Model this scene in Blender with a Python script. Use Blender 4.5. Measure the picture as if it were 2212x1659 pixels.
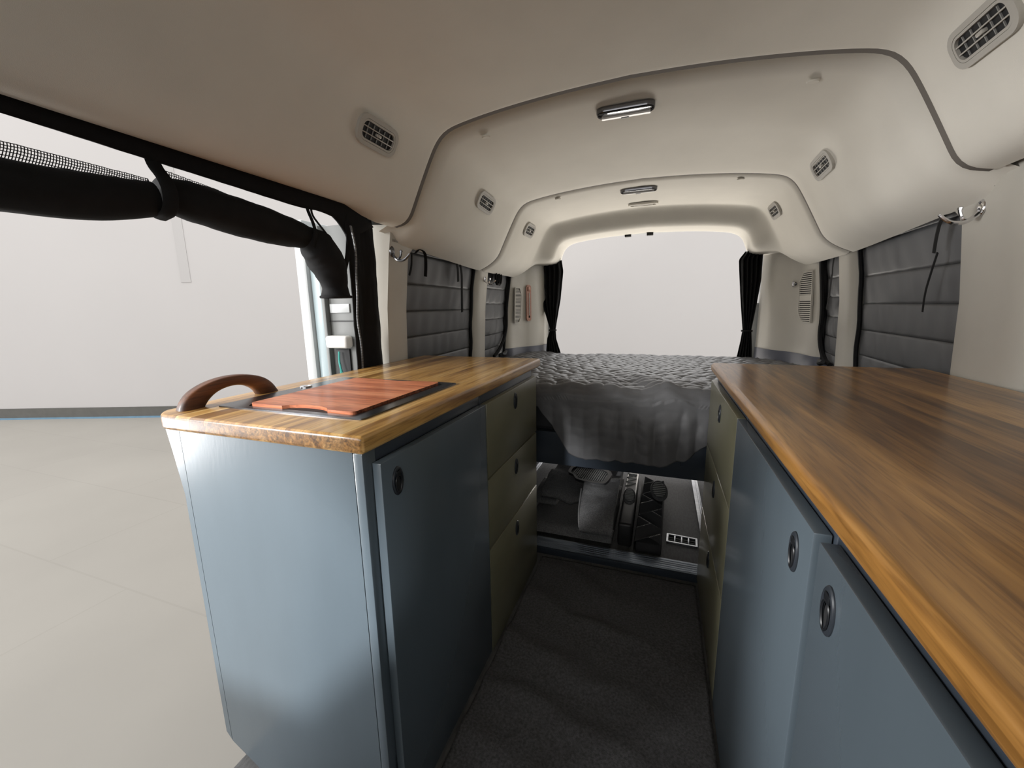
import bpy, bmesh, math, random
from mathutils import Matrix, Vector, noise
random.seed(7)
for o in list(bpy.data.objects): bpy.data.objects.remove(o)
S = bpy.context.scene
COL = S.collection
sin, cos, pi = math.sin, math.cos, math.pi

# ------------------------------------------------------------------ camera
CAM_Z = 1.095
def _rot(a, b, c):
    Ry = Matrix(((cos(a),0,sin(a)),(0,1,0),(-sin(a),0,cos(a))))
    Rx = Matrix(((1,0,0),(0,cos(b),-sin(b)),(0,sin(b),cos(b))))
    Rz = Matrix(((cos(c),-sin(c),0),(sin(c),cos(c),0),(0,0,1)))
    return Rz @ Rx @ Ry
_r = _rot(.34872190, -.185447107, .016243794)
_R = Matrix((_r.col[0], _r.col[2], _r.col[1]))
cam = bpy.data.cameras.new('camera'); cam.sensor_width = 36; cam.lens = 881.24/2212*36; cam.clip_start = .01
co = bpy.data.objects.new('camera', cam); COL.objects.link(co)
M = Matrix((_R.col[0], _R.col[1], -_R.col[2])).transposed().to_4x4(); M.translation = (0, 0, CAM_Z)
co.matrix_world = M
S.camera = co

# ------------------------------------------------------------------ light
W = bpy.data.worlds.new('studio_daylight'); S.world = W; W.use_nodes = True
bg = W.node_tree.nodes['Background']; bg.inputs[0].default_value = (1, .985, .97, 1); bg.inputs[1].default_value = 1.9
def fill_light(name, loc, target, w, h, power, col=(1, 1, 1)):      # added area lights, unseen outside the van, that brighten its inside
    l = bpy.data.lights.new(name, 'AREA'); l.shape = 'RECTANGLE'; l.size = w; l.size_y = h; l.energy = power; l.color = col
    o = bpy.data.objects.new(name, l); COL.objects.link(o); o.location = loc
    o.rotation_euler = (Vector(target)-Vector(loc)).to_track_quat('-Z', 'Y').to_euler(); return o
fill_light('added_key_light', (-5.0, -.7, .15), (.75, 1.3, 1.45), 1.6, 1.2, 9).data.spread = math.radians(44)  # added low light from the left for the right wall and ceiling
fill_light('added_rear_fill', (-.1, 4.9, -.2), (-.1, 2.2, 1.7), 1.8, .8, 72, (1, .94, .86))  # added uplight hidden behind the bed, brightens the rear ceiling
fill_light('added_bed_fill', (-.1, 5.0, 2.55), (-.1, 2.2, .75), 2.0, .6, 5).data.spread = math.radians(70)  # added light hidden above the rear opening, brightens the bed top
fill_light('added_front_left_fill', (-4.2, -2.9, 2.4), (-.5, .6, .7), 1.3, 1.3, 13).data.spread = math.radians(38)  # added fill for the left worktop and the right doors
sl = bpy.data.lights.new('added_panel_spot', 'SPOT'); sl.energy = 1750; sl.spot_size = math.radians(9.5); sl.spot_blend = .35; sl.shadow_soft_size = .12  # added unseen spot aimed only at the left cabinet end panel
so = bpy.data.objects.new('added_panel_spot', sl); COL.objects.link(so); so.location = (-1.0, -5, 2.0)
so.rotation_euler = (Vector((-.74, .55, .42))-Vector(so.location)).to_track_quat('-Z', 'Y').to_euler()
S.view_settings.view_transform = 'Standard'; S.view_settings.look = 'None'
S.view_settings.gamma = 1; S.view_settings.use_curve_mapping = False
S.view_settings.exposure = 0.48

# ------------------------------------------------------------------ materials
def srgb(r, g, b):
    f = lambda c: (c/12.92 if c <= .04045 else ((c+.055)/1.055)**2.4)
    return (f(r/255), f(g/255), f(b/255), 1)
def mat(name, col, rough=.6, metal=0, coat=0, var=.08, vscale=12, bump=0, bscale=300, spec=.5, coat_rough=.1, stretch=(1,1,1)):
    m = bpy.data.materials.new(name); m.use_nodes = True
    nt = m.node_tree; b = nt.nodes['Principled BSDF']
    b.inputs['Roughness'].default_value = rough; b.inputs['Metallic'].default_value = metal
    b.inputs['Coat Weight'].default_value = coat; b.inputs['Coat Roughness'].default_value = coat_rough
    b.inputs['Specular IOR Level'].default_value = spec
    tc = nt.nodes.new('ShaderNodeTexCoord'); mp = nt.nodes.new('ShaderNodeMapping'); mp.inputs['Scale'].default_value = stretch
    nt.links.new(tc.outputs['Object'], mp.inputs[0])
    n = nt.nodes.new('ShaderNodeTexNoise'); n.inputs['Scale'].default_value = vscale; n.inputs['Detail'].default_value = 4
    nt.links.new(mp.outputs[0], n.inputs['Vector'])
    r = nt.nodes.new('ShaderNodeValToRGB')
    r.color_ramp.elements[0].position = .3; r.color_ramp.elements[1].position = .7
    r.color_ramp.elements[0].color = tuple(c*(1-var) for c in col[:3])+(1,)
    r.color_ramp.elements[1].color = tuple(min(1, c*(1+var)) for c in col[:3])+(1,)
    nt.links.new(n.outputs['Fac'], r.inputs[0]); nt.links.new(r.outputs[0], b.inputs['Base Color'])
    if bump:
        n2 = nt.nodes.new('ShaderNodeTexNoise'); n2.inputs['Scale'].default_value = bscale; n2.inputs['Detail'].default_value = 3
        nt.links.new(mp.outputs[0], n2.inputs['Vector'])
        bp = nt.nodes.new('ShaderNodeBump'); bp.inputs['Strength'].default_value = bump; bp.inputs['Distance'].default_value = .002
        nt.links.new(n2.outputs['Fac'], bp.inputs['Height']); nt.links.new(bp.outputs[0], b.inputs['Normal'])
    return m
def wood(name, c0, c1, c2, rough=.3, coat=.5, axis='y', stave=0, rnd=.35, coat_rough=.12):
    m = bpy.data.materials.new(name); m.use_nodes = True
    nt = m.node_tree; L = nt.links; b = nt.nodes['Principled BSDF']
    b.inputs['Roughness'].default_value = rough; b.inputs['Coat Weight'].default_value = coat; b.inputs['Coat Roughness'].default_value = coat_rough
    tc = nt.nodes.new('ShaderNodeTexCoord'); oi = nt.nodes.new('ShaderNodeObjectInfo')
    ad = nt.nodes.new('ShaderNodeVectorMath'); ad.operation = 'ADD'
    sc = nt.nodes.new('ShaderNodeVectorMath'); sc.operation = 'SCALE'; sc.inputs[0].default_value = (7, 13, 5)
    L.new(oi.outputs['Random'], sc.inputs['Scale']); L.new(tc.outputs['Object'], ad.inputs[0]); L.new(sc.outputs[0], ad.inputs[1])
    def nz(s, scale, det=5, dist=0):
        mp = nt.nodes.new('ShaderNodeMapping'); mp.inputs['Scale'].default_value = s
        L.new(ad.outputs[0], mp.inputs[0]); n = nt.nodes.new('ShaderNodeTexNoise')
        n.inputs['Scale'].default_value = scale; n.inputs['Detail'].default_value = det; n.inputs['Distortion'].default_value = dist
        L.new(mp.outputs[0], n.inputs['Vector']); return n
    ax = {'y': (1, .07, 1), 'x': (.07, 1, 1)}[axis]
    n1 = nz(ax, 34, 6, .6); n2 = nz((ax[0], ax[1]*.7, ax[2]), 230, 2)
    r = nt.nodes.new('ShaderNodeValToRGB'); e = r.color_ramp.elements
    e[0].position = .28; e[0].color = c0; e[1].position = .75; e[1].color = c2
    k = e.new(.5); k.color = c1
    fac = n1.outputs['Fac']
    mx = nt.nodes.new('ShaderNodeMath'); mx.operation = 'ADD'; L.new(fac, mx.inputs[0])
    sub = nt.nodes.new('ShaderNodeMath'); sub.operation = 'MULTIPLY_ADD'; sub.inputs[1].default_value = rnd; sub.inputs[2].default_value = -rnd/2
    if stave:
        sx = nt.nodes.new('ShaderNodeSeparateXYZ'); L.new(tc.outputs['Object'], sx.inputs[0])
        dv = nt.nodes.new('ShaderNodeMath'); dv.operation = 'DIVIDE'; dv.inputs[1].default_value = stave; L.new(sx.outputs[0], dv.inputs[0])
        fl = nt.nodes.new('ShaderNodeMath'); fl.operation = 'FLOOR'; L.new(dv.outputs[0], fl.inputs[0])
        wn = nt.nodes.new('ShaderNodeTexWhiteNoise'); wn.noise_dimensions = '1D'; L.new(fl.outputs[0], wn.inputs['W'])
        L.new(wn.outputs['Value'], sub.inputs[0])
    else:
        L.new(oi.outputs['Random'], sub.inputs[0])
    L.new(sub.outputs[0], mx.inputs[1]); L.new(mx.outputs[0], r.inputs[0])
    mm = nt.nodes.new('ShaderNodeMixRGB'); mm.blend_type = 'MULTIPLY'; mm.inputs[0].default_value = .55
    r2 = nt.nodes.new('ShaderNodeValToRGB'); r2.color_ramp.elements[0].position = .35; r2.color_ramp.elements[0].color = (.45, .4, .34, 1)
    r2.color_ramp.elements[1].position = .5; r2.color_ramp.elements[1].color = (1, 1, 1, 1)
    L.new(n2.outputs['Fac'], r2.inputs[0]); L.new(r.outputs[0], mm.inputs[1]); L.new(r2.outputs[0], mm.inputs[2])
    ge = nt.nodes.new('ShaderNodeNewGeometry'); sn = nt.nodes.new('ShaderNodeSeparateXYZ'); L.new(ge.outputs['True Normal'], sn.inputs[0])
    ab = nt.nodes.new('ShaderNodeMath'); ab.operation = 'ABSOLUTE'; L.new(sn.outputs[1 if axis == 'y' else 0], ab.inputs[0])
    st = nt.nodes.new('ShaderNodeMapRange'); st.inputs['From Min'].default_value = .55; st.inputs['From Max'].default_value = .95; L.new(ab.outputs[0], st.inputs['Value'])
    n3 = nz((1, 1, 1), 120, 3, 1.5); r3 = nt.nodes.new('ShaderNodeValToRGB'); r3.color_ramp.elements[0].position = .35; r3.color_ramp.elements[0].color = (.16, .14, .13, 1)
    r3.color_ramp.elements[1].position = .65; r3.color_ramp.elements[1].color = (.48, .42, .40, 1); L.new(n3.outputs['Fac'], r3.inputs[0])
    eg = nt.nodes.new('ShaderNodeMixRGB'); eg.blend_type = 'MULTIPLY'; L.new(st.outputs[0], eg.inputs[0]); L.new(mm.outputs[0], eg.inputs[1]); L.new(r3.outputs[0], eg.inputs[2])
    L.new(eg.outputs[0], b.inputs['Base Color'])
    bp = nt.nodes.new('ShaderNodeBump'); bp.inputs['Strength'].default_value = .06; bp.inputs['Distance'].default_value = .001
    L.new(n2.outputs['Fac'], bp.inputs['Height']); L.new(bp.outputs[0], b.inputs['Normal'])
    return m

m_head = mat('headliner_beige', (.67, .64, .575, 1), .85, var=.025, vscale=7, bump=.18, bscale=900)
m_trim = mat('grey_beige_plastic', (.50, .475, .42, 1), .5, var=.02, bump=.1, bscale=1200)
m_trimlow = mat('slate_plastic', (.10, .105, .13, 1), .5, var=.03, bump=.1, bscale=1200)
m_recess = mat('grey_plastic', (.27, .265, .25, 1), .55, var=.02)
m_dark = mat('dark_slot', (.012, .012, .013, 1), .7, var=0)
m_ventm = mat('vent_plastic', (.42, .40, .36, 1), .35, var=.02)
m_paint = mat('blue_grey_paint', (.078, .099, .116, 1), .27, coat=.25, coat_rough=.22, var=.03, bump=.05, bscale=120, stretch=(1, 1, .3))
m_paintd = mat('navy_paint', (.028, .036, .048, 1), .38, var=.03, bump=.05, bscale=150)
m_olive = mat('olive_lacquer', (.15, .142, .092, 1), .3, coat=.2, coat_rough=.2, var=.1, vscale=5, stretch=(1, 1, 2))
m_blackp = mat('black_plastic', (.010, .011, .013, 1), .36, var=.05, spec=.4)
m_slatep = mat('charcoal_plastic', (.022, .026, .032, 1), .42, var=.05, spec=.35)
m_cloth = mat('black_fabric', (.0055, .0055, .006, 1), .8, var=.2, vscale=40, bump=.3, bscale=1200, spec=.25)
m_net = mat('black_netting', (.012, .012, .014, 1), .7, var=.1)
m_cover = mat('grey_nylon', (.098, .10, .104, 1), .48, var=.06, vscale=9, bump=.12, bscale=900)
m_quilt = mat('charcoal_quilt', (.10, .10, .104, 1), .5, var=.1, vscale=20, bump=.15, bscale=700)
m_matt = mat('dark_mattress', (.03, .03, .033, 1), .9)
m_rug = mat('black_carpet', (.082, .081, .083, 1), .95, var=.35, vscale=160, bump=.8, bscale=500, spec=.2)
m_felt = mat('grey_felt', (.155, .155, .157, 1), .95, var=.3, vscale=190, bump=.6, bscale=600, spec=.2)
m_floor = mat('grey_floor_liner', (.10, .10, .10, 1), .55, var=.25, vscale=120, bump=.25, bscale=400, stretch=(1, .3, 1))
m_alu = mat('brushed_aluminium', (.55, .57, .6, 1), .33, metal=1, var=.12, vscale=60, stretch=(.1, 1, 1), bump=.1, bscale=200)
m_alud = mat('weathered_aluminium', (.27, .30, .34, 1), .42, metal=.8, var=.3, vscale=50, stretch=(.15, 1, 1), bump=.15, bscale=200)
m_steel = mat('sink_steel_dark', (.10, .105, .115, 1), .22, metal=.85, var=.1, vscale=60)
m_chrome = mat('chrome', (.75, .75, .77, 1), .08, metal=1, var=.02)
m_chromed = mat('smoked_chrome', (.16, .16, .17, 1), .2, metal=1, var=.02)
m_white = mat('white_body_paint', (.45, .465, .465, 1), .35, coat=.2, var=.01)
m_jamb = mat('pale_blue_jamb', (.30, .37, .39, 1), .35, coat=.2, var=.05)
m_grey = mat('jamb_grey', (.15, .155, .15, 1), .5, var=.04)
m_lens = mat('smoked_lens', (.05, .05, .05, 1), .08, coat=.6, var=.1)
m_whitep = mat('white_plastic', (.75, .73, .69, 1), .3, var=.02)
m_copper = mat('rosy_copper', (.27, .13, .085, 1), .35, metal=.3, var=.15, vscale=80)
m_teal = mat('teal_cord', (.05, .38, .33, 1), .5)
m_rubber = mat('black_rubber', (.02, .02, .021, 1), .45, var=.1)
m_pad = mat('charcoal_vinyl', (.055, .055, .057, 1), .4, var=.1)
m_zip = mat('zip_teeth', (.30, .30, .30, 1), .35, metal=.3)
m_wood = wood('butcher_block', srgb(142, 100, 50), srgb(200, 154, 86), srgb(230, 192, 128), rough=.33, coat=.45)
m_woodr = wood('dark_worktop_wood', srgb(98, 65, 28), srgb(150, 106, 52), srgb(190, 142, 78), rough=.34, coat=.3, stave=.045, rnd=.3, coat_rough=.16)  # darker base tones than the left butcher block
m_handle = wood('walnut_handle', srgb(74, 40, 20), srgb(112, 66, 36), srgb(140, 88, 52), rough=.5, coat=.1)
m_board = wood('red_hardwood', srgb(150, 78, 50), srgb(214, 130, 90), srgb(232, 158, 116), rough=.45, coat=.1, axis='x', rnd=0)
m_swall = mat('studio_wall_paint', (.375, .362, .358, 1), .9, var=.01, vscale=1)
m_ground = mat('studio_floor_stone', (.26, .247, .223, 1), .7, var=.05, vscale=.8)
m_strip = mat('wall_strip_paint', (.345, .334, .33, 1), .9, var=.01, vscale=1)
m_sbase = mat('charcoal_skirting', (.07, .068, .062, 1), .6)
m_blue = mat('blue_line', (.10, .19, .27, 1), .5)

# faint joints of the large studio floor slabs
nt = m_ground.node_tree; b = nt.nodes['Principled BSDF']; src = b.inputs['Base Color'].links[0].from_socket
bk = nt.nodes.new('ShaderNodeTexBrick'); bk.inputs['Scale'].default_value = 1; bk.inputs['Mortar Size'].default_value = .006
bk.inputs['Brick Width'].default_value = 1.6; bk.inputs['Row Height'].default_value = .8
bk.inputs['Color1'].default_value = (1, 1, 1, 1); bk.inputs['Color2'].default_value = (.985, .985, .985, 1); bk.inputs['Mortar'].default_value = (.93, .93, .93, 1)
tc = nt.nodes.new('ShaderNodeTexCoord'); nt.links.new(tc.outputs['Object'], bk.inputs['Vector'])
mm = nt.nodes.new('ShaderNodeMixRGB'); mm.blend_type = 'MULTIPLY'; mm.inputs[0].default_value = 1
nt.links.new(src, mm.inputs[1]); nt.links.new(bk.outputs[0], mm.inputs[2]); nt.links.new(mm.outputs[0], b.inputs['Base Color'])

# ------------------------------------------------------------------ helpers
class MB:
    def __init__(s, xf=None): s.v = []; s.f = []; s.xf = xf
    def add(s, vs, fs):
        o = len(s.v)
        s.v += [(s.xf @ Vector(p)) if s.xf else Vector(p) for p in vs]
        s.f += [tuple(i+o for i in f) for f in fs]; return s
    def box(s, x0, x1, y0, y1, z0, z1, bev=0, seg=2):
        bm = bmesh.new(); bmesh.ops.create_cube(bm, size=1)
        for v in bm.verts: v.co = Vector(((x0+x1)/2+v.co.x*(x1-x0), (y0+y1)/2+v.co.y*(y1-y0), (z0+z1)/2+v.co.z*(z1-z0)))
        if bev: bmesh.ops.bevel(bm, geom=bm.edges[:], offset=bev, segments=seg, profile=.5, affect='EDGES')
        bm.verts.index_update(); s.add([v.co.copy() for v in bm.verts], [[v.index for v in f.verts] for f in bm.faces]); bm.free(); return s
    def grid(s, fn, nu, nv, cu=False):
        vs = [fn(i/(nu if cu else nu-1), j/(nv-1)) for j in range(nv) for i in range(nu)]
        fs = []
        for j in range(nv-1):
            for i in range(nu if cu else nu-1):
                k = (i+1) % nu; fs.append((j*nu+i, j*nu+k, (j+1)*nu+k, (j+1)*nu+i))
        return s.add(vs, fs)
    def loops(s, L, caps=True):                       # list of equal-length closed loops, skinned
        n = len(L[0]); vs = [p for l in L for p in l]; fs = []
        for j in range(len(L)-1):
            for i in range(n): k = (i+1) % n; fs.append((j*n+i, j*n+k, (j+1)*n+k, (j+1)*n+i))
        if caps: fs.append(tuple(range(n))[::-1]); fs.append(tuple((len(L)-1)*n+i for i in range(n)))
        return s.add(vs, fs)
    def tube(s, path, r, n=8, caps=True, flat=1, up=None):
        P = [Vector(p) for p in path]; L = []; N = len(P)
        rs = r if isinstance(r, (list, tuple)) else [r]*N
        ref = Vector(up) if up else None
        for i, p in enumerate(P):
            t = (P[min(i+1, N-1)]-P[max(i-1, 0)]).normalized()
            if ref is None: ref = Vector((0, 0, 1)) if abs(t.z) < .9 else Vector((1, 0, 0))
            a = t.cross(ref).normalized(); bb = a.cross(t).normalized(); ref = bb
            L.append([p+(a*cos(2*pi*k/n)*rs[i]*flat+bb*sin(2*pi*k/n)*rs[i]) for k in range(n)])
        return s.loops(L, caps)
    def prism(s, poly, a, b, axis='x'):
        def P(q, t): return {'x': (t, q[0], q[1]), 'y': (q[0], t, q[1]), 'z': (q[0], q[1], t)}[axis]
        return s.loops([[P(q, a) for q in poly], [P(q, b) for q in poly]])
    def ring(s, outer, inner, a, b, axis='z'):        # closed frame between two outlines with equal counts
        n = len(outer)
        def P(q, t): return {'x': (t, q[0], q[1]), 'y': (q[0], t, q[1]), 'z': (q[0], q[1], t)}[axis]
        L = [[P(q, a) for q in outer], [P(q, b) for q in outer], [P(q, b) for q in inner], [P(q, a) for q in inner]]
        vs = [p for l in L for p in l]; fs = []
        for j in range(4):
            for i in range(n): k = (i+1) % n; m = (j+1) % 4; fs.append((j*n+i, j*n+k, m*n+k, m*n+i))
        return s.add(vs, fs)
    def build(s, name, m, parent=None, smooth=35, fix=True, kind=None, solid=0):
        base = world_loc(parent) if parent else None
        if base is None:
            xs = [v.x for v in s.v]; ys = [v.y for v in s.v]; zs = [v.z for v in s.v]
            base = Vector(((min(xs)+max(xs))/2, (min(ys)+max(ys))/2, min(zs)))
        me = bpy.data.meshes.new(name); me.from_pydata([v-base for v in s.v], [], s.f); me.materials.append(m)
        bm = bmesh.new(); bm.from_mesh(me)
        bmesh.ops.remove_doubles(bm, verts=bm.verts[:], dist=1e-6)
        if fix: bmesh.ops.recalc_face_normals(bm, faces=bm.faces[:])
        bm.to_mesh(me); bm.free()
        if smooth:
            me.polygons.foreach_set('use_smooth', [True]*len(me.polygons)); me.set_sharp_from_angle(angle=math.radians(smooth))
        o = bpy.data.objects.new(name, me); COL.objects.link(o)
        if parent: o.parent = parent
        else: o.location = base
        if solid:
            md = o.modifiers.new('thickness', 'SOLIDIFY'); md.thickness = solid; md.offset = 0
        if kind: o['kind'] = kind
        return o
def world_loc(o):
    p = Vector((0, 0, 0))
    while o: p += Vector(o.location); o = o.parent
    return p
def tag(o, label, cat, group=None):
    o['label'] = label; o['category'] = cat
    if group: o['group'] = group
    return o
def thing(name, loc, label=None, cat=None, group=None, kind=None):
    o = bpy.data.objects.new(name, None); o.empty_display_size = .05; COL.objects.link(o); o.location = loc
    if label: tag(o, label, cat, group)
    if kind: o['kind'] = kind; 
    return o
def rrect(w, h, r, n=6, cx=0, cy=0):
    P = []
    for (sx, sy, a0) in ((1, 1, 0), (-1, 1, 90), (-1, -1, 180), (1, -1, 270)):
        for k in range(n+1):
            a = math.radians(a0+90*k/n); P.append((cx+sx*(w/2-r)+r*cos(a), cy+sy*(h/2-r)+r*sin(a)))
    return P
def ell(a, b, n=28, cx=0, cy=0): return [(cx+a*cos(2*pi*k/n), cy+b*sin(2*pi*k/n)) for k in range(n)]
def smooth01(t): t = max(0, min(1, t)); return t*t*(3-2*t)
def lerp(a, b, t): return a+(b-a)*t
def interp(x, tab):
    if x <= tab[0][0]: return tab[0][1]
    for (a, fa), (b_, fb) in zip(tab, tab[1:]):
        if x <= b_: return lerp(fa, fb, (x-a)/(b_-a))
    return tab[-1][1]
def chaikin(P, it=2, closed=False):
    for _ in range(it):
        Q = [] if closed else [P[0]]
        for i in range(len(P)-(0 if closed else 1)):
            a = P[i]; b_ = P[(i+1) % len(P)]
            Q += [tuple(.75*p+.25*q for p, q in zip(a, b_)), tuple(.25*p+.75*q for p, q in zip(a, b_))]
        if not closed: Q.append(P[-1])
        P = Q
    return P
def resample(P, n):
    d = [0]
    for a, b_ in zip(P, P[1:]): d.append(d[-1]+math.dist(a, b_))
    out = []
    for k in range(n):
        t = d[-1]*k/(n-1); i = 0
        while i < len(d)-2 and d[i+1] < t: i += 1
        f = (t-d[i])/max(1e-9, d[i+1]-d[i]); out.append(tuple(lerp(p, q, f) for p, q in zip(P[i], P[i+1])))
    return out
def fbm(x, y, z=0, o=3): return noise.fractal(Vector((x, y, z)), 1.0, 2.0, o)
XC = -.115

# ================================================================== SETTING: studio
hx, hy = -.3417, .9398; tx, ty = .9398, .3417; D = 6.0
def wl(a, d): return (hx*(D+d)+tx*a, hy*(D+d)+ty*a)
def wall_box(mb, a0, a1, d0, d1, z0, z1):
    q = [wl(a0, d0), wl(a1, d0), wl(a1, d1), wl(a0, d1)]
    return mb.loops([[(x, y, z0) for x, y in q], [(x, y, z1) for x, y in q]])
o = wall_box(MB(), -14, 11, 0, .2, -.45, 7.5).build('wall_back', m_swall); o['kind'] = 'structure'; o['label'] = 'plain pale grey studio wall behind the van'
g = MB().box(-16, 12, -8, 12, -.47, -.45).build('ground', m_ground); g['kind'] = 'structure'; g['label'] = 'pale stone studio floor outside the open side door'
o = wall_box(MB(), -14, 11, -.02, 0, -.425, -.285).build('baseboard_back', m_sbase); o['kind'] = 'structure'; o['label'] = 'dark skirting along the foot of the studio wall'
o = wall_box(MB(), -14, 11, -.035, 0, -.45, -.425).build('trim_1', m_blue); o['kind'] = 'structure'; o['label'] = 'thin blue line under the dark skirting'
o = wall_box(MB(), -4.69, -4.55, -.006, 0, 1.52, 3.6).build('trim_2', m_strip); o['kind'] = 'structure'; o['label'] = 'faint upright strip on the studio wall'

# ================================================================== SETTING: van shell
def w_half(z): return interp(z, [(0, .93), (.5, .93), (.8, .918), (1.1, .905), (1.3, .882), (1.42, .862)])
fl = thing('floor', (XC, 1, 0), kind='structure'); fl['label'] = 'dark floor of the van'
MB().box(-.93, .80, -1.25, 3.25, -.02, 0).build('floor_liner', m_floor, fl)
MB().box(-.90, .80, -1.25, 3.25, -.28, -.021).build('floor_chassis', m_grey, fl)
MB().box(-1.0, -.935, .12, 1.28, -.20, -.17, .004).build('door_step', m_white, fl)

# headliner
P1 = [(0, 1.740), (.2, 1.734), (.4, 1.718), (.55, 1.697), (.605, 1.681), (.638, 1.650), (.665, 1.605), (.70, 1.538), (.735, 1.468), (.757, 1.424), (.785, 1.400), (.83, 1.392)]
P1m = P1[:9]+[(.757, 1.425), (.785, 1.395), (.83, 1.367), (.875, 1.348)]
P1f = P1[:9]+[(.757, 1.440), (.785, 1.420), (.822, 1.416), (.842, 1.428)]
PQ = [(0, 1.596), (.3, 1.584), (.47, 1.566), (.54, 1.552), (.585, 1.525), (.608, 1.48), (.622, 1.435), (.645, 1.412), (.70, 1.404), (.79, 1.40), (.86, 1.395)]
NP = 56
def half(P): return resample(chaikin(P, 2), NP)
H1, H1m, H1f, HQ = half(P1), half(P1m), half(P1f), half(PQ)
def offs(H, d):
    out = []
    for i, p in enumerate(H):
        a = H[max(0, i-1)]; b_ = H[min(len(H)-1, i+1)]; t = (b_[0]-a[0], b_[1]-a[1]); l = math.hypot(*t) or 1
        out.append((p[0]-t[1]/l*d, p[1]+t[0]/l*d) if i else (0, p[1]+d))
    return out
def zdrop(y): return -.045*smooth01((y-1.25)/1.1)
def sec(y, Hl, Hr, off=0, drop=0):
    L = [(XC-u, y, z+drop) for u, z in offs(Hl, off)][::-1]; R_ = [(XC+u, y, z+drop) for u, z in offs(Hr, off)][1:]
    return L+R_
ce = thing('ceiling', (XC, 1, 1.74), kind='structure'); ce['label'] = 'moulded beige headliner of the van in three panels'
def panel(name, secs):
    n = len(secs[0]); mb = MB(); vs = [p for s_ in secs for p in s_]
    fs = [(j*n+i, j*n+i+1, (j+1)*n+i+1, (j+1)*n+i) for j in range(len(secs)-1) for i in range(n-1)]
    return mb.add(vs, fs).build(name, m_head, ce, smooth=60, fix=False)
def blend(Ha, Hb, t): return [tuple(lerp(p, q, t) for p, q in zip(a, b_)) for a, b_ in zip(Ha, Hb)]
fs_ = []
for y in (-1.25, -.8, -.4, 0, .3, .6, .9, 1.02, 1.10, 1.18, 1.24, 1.29, 1.325, 1.338): fs_.append(sec(y, blend(H1f, H1, smooth01((y-1.08)/.15)), H1, 0, zdrop(y)))
fs_ += [sec(1.345, H1, H1, .002, zdrop(1.35)), sec(1.35, H1, H1, .007, zdrop(1.35)), sec(1.35, H1, H1, .05, zdrop(1.35))]
panel('headliner_front_panel', fs_)
ms = [sec(1.338, H1m, H1m, .038, zdrop(1.35)), sec(1.365, H1m, H1m, .036, zdrop(1.35)), sec(1.392, H1m, H1m, .030, zdrop(1.37)), sec(1.412, H1m, H1m, .016, zdrop(1.39)), sec(1.430, H1m, H1m, .005, zdrop(1.41)), sec(1.455, H1m, H1m, 0, zdrop(1.44))]
ms += [sec(y, H1m, H1m, 0, zdrop(y)) for y in (1.6, 1.75, 1.9, 2.05, 2.15, 2.205)]
ms += [sec(2.213, H1m, H1m, .002, zdrop(2.22)), sec(2.218, H1m, H1m, .006, zdrop(2.22)), sec(2.218, H1m, H1m, .04, zdrop(2.22))]
panel('headliner_middle_panel', ms)
m_seam = mat('seam_shadow_strip', (.13, .115, .10, 1), .8, var=.05)  # dark strip colour stands in for the shade inside the ceiling seams
def seam_shade(y0, y1, H, d0, d1, yz):
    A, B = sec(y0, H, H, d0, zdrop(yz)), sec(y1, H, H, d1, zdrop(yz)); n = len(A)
    MB().add(A+B, [(i, i+1, n+i+1, n+i) for i in range(n-1)]).build('seam_shadow_strip', m_seam, ce, smooth=60, fix=False)
seam_shade(1.3495, 1.367, H1, .0045, .003, 1.35); seam_shade(2.2175, 2.229, H1m, .004, .003, 2.22)
rs_ = [sec(2.21, H1m, H1m, .03, zdrop(2.2)), sec(2.224, H1m, H1m, .028, zdrop(2.2)), sec(2.24, H1m, H1m, .014, zdrop(2.2)), sec(2.26, H1m, H1m, .002, zdrop(2.22)), sec(2.28, H1m, H1m, 0, zdrop(2.28))]
rs_ += [sec(y, H1m, H1m, 0, zdrop(y)) for y in (2.45, 2.6, 2.72, 2.78)]
for y in [2.80+.0125*k for k in range(17)]:
    t = smooth01((y-2.80)/.16); Hb = blend([(u, z-.045) for u, z in H1m], HQ, t); rs_.append(sec(y, Hb, Hb))
rs_ += [sec(3.08, HQ, HQ), sec(3.16, HQ, HQ, 0, .002), sec(3.18, HQ, HQ, .004), sec(3.185, HQ, HQ, .012), sec(3.185, HQ, HQ, .16)]
panel('headliner_rear_panel', rs_)
MB().box(XC-1.02, XC+1.02, -1.25, 3.25, 1.80, 1.84).build('roof_skin', m_white, ce)
for (x, y, z) in ((-.615, 1.465, 1.697), (.365, 1.475, 1.702), (.318, 2.285, 1.670), (-.55, 2.285, 1.668)):
    MB(Matrix.Translation((x, y, z-.004))).loops([[(a, b_, 0) for a, b_ in ell(.017, .011, 20)], [(a*.8, b_*.8, -.004) for a, b_ in ell(.017, .011, 20)]]).build('retainer_cap', m_head, ce)
for x in (-.251, -.101):
    MB().box(x-.022, x+.022, 3.16, 3.19, 1.578, 1.602, .004).build('striker_slot', m_dark, ce)

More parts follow.
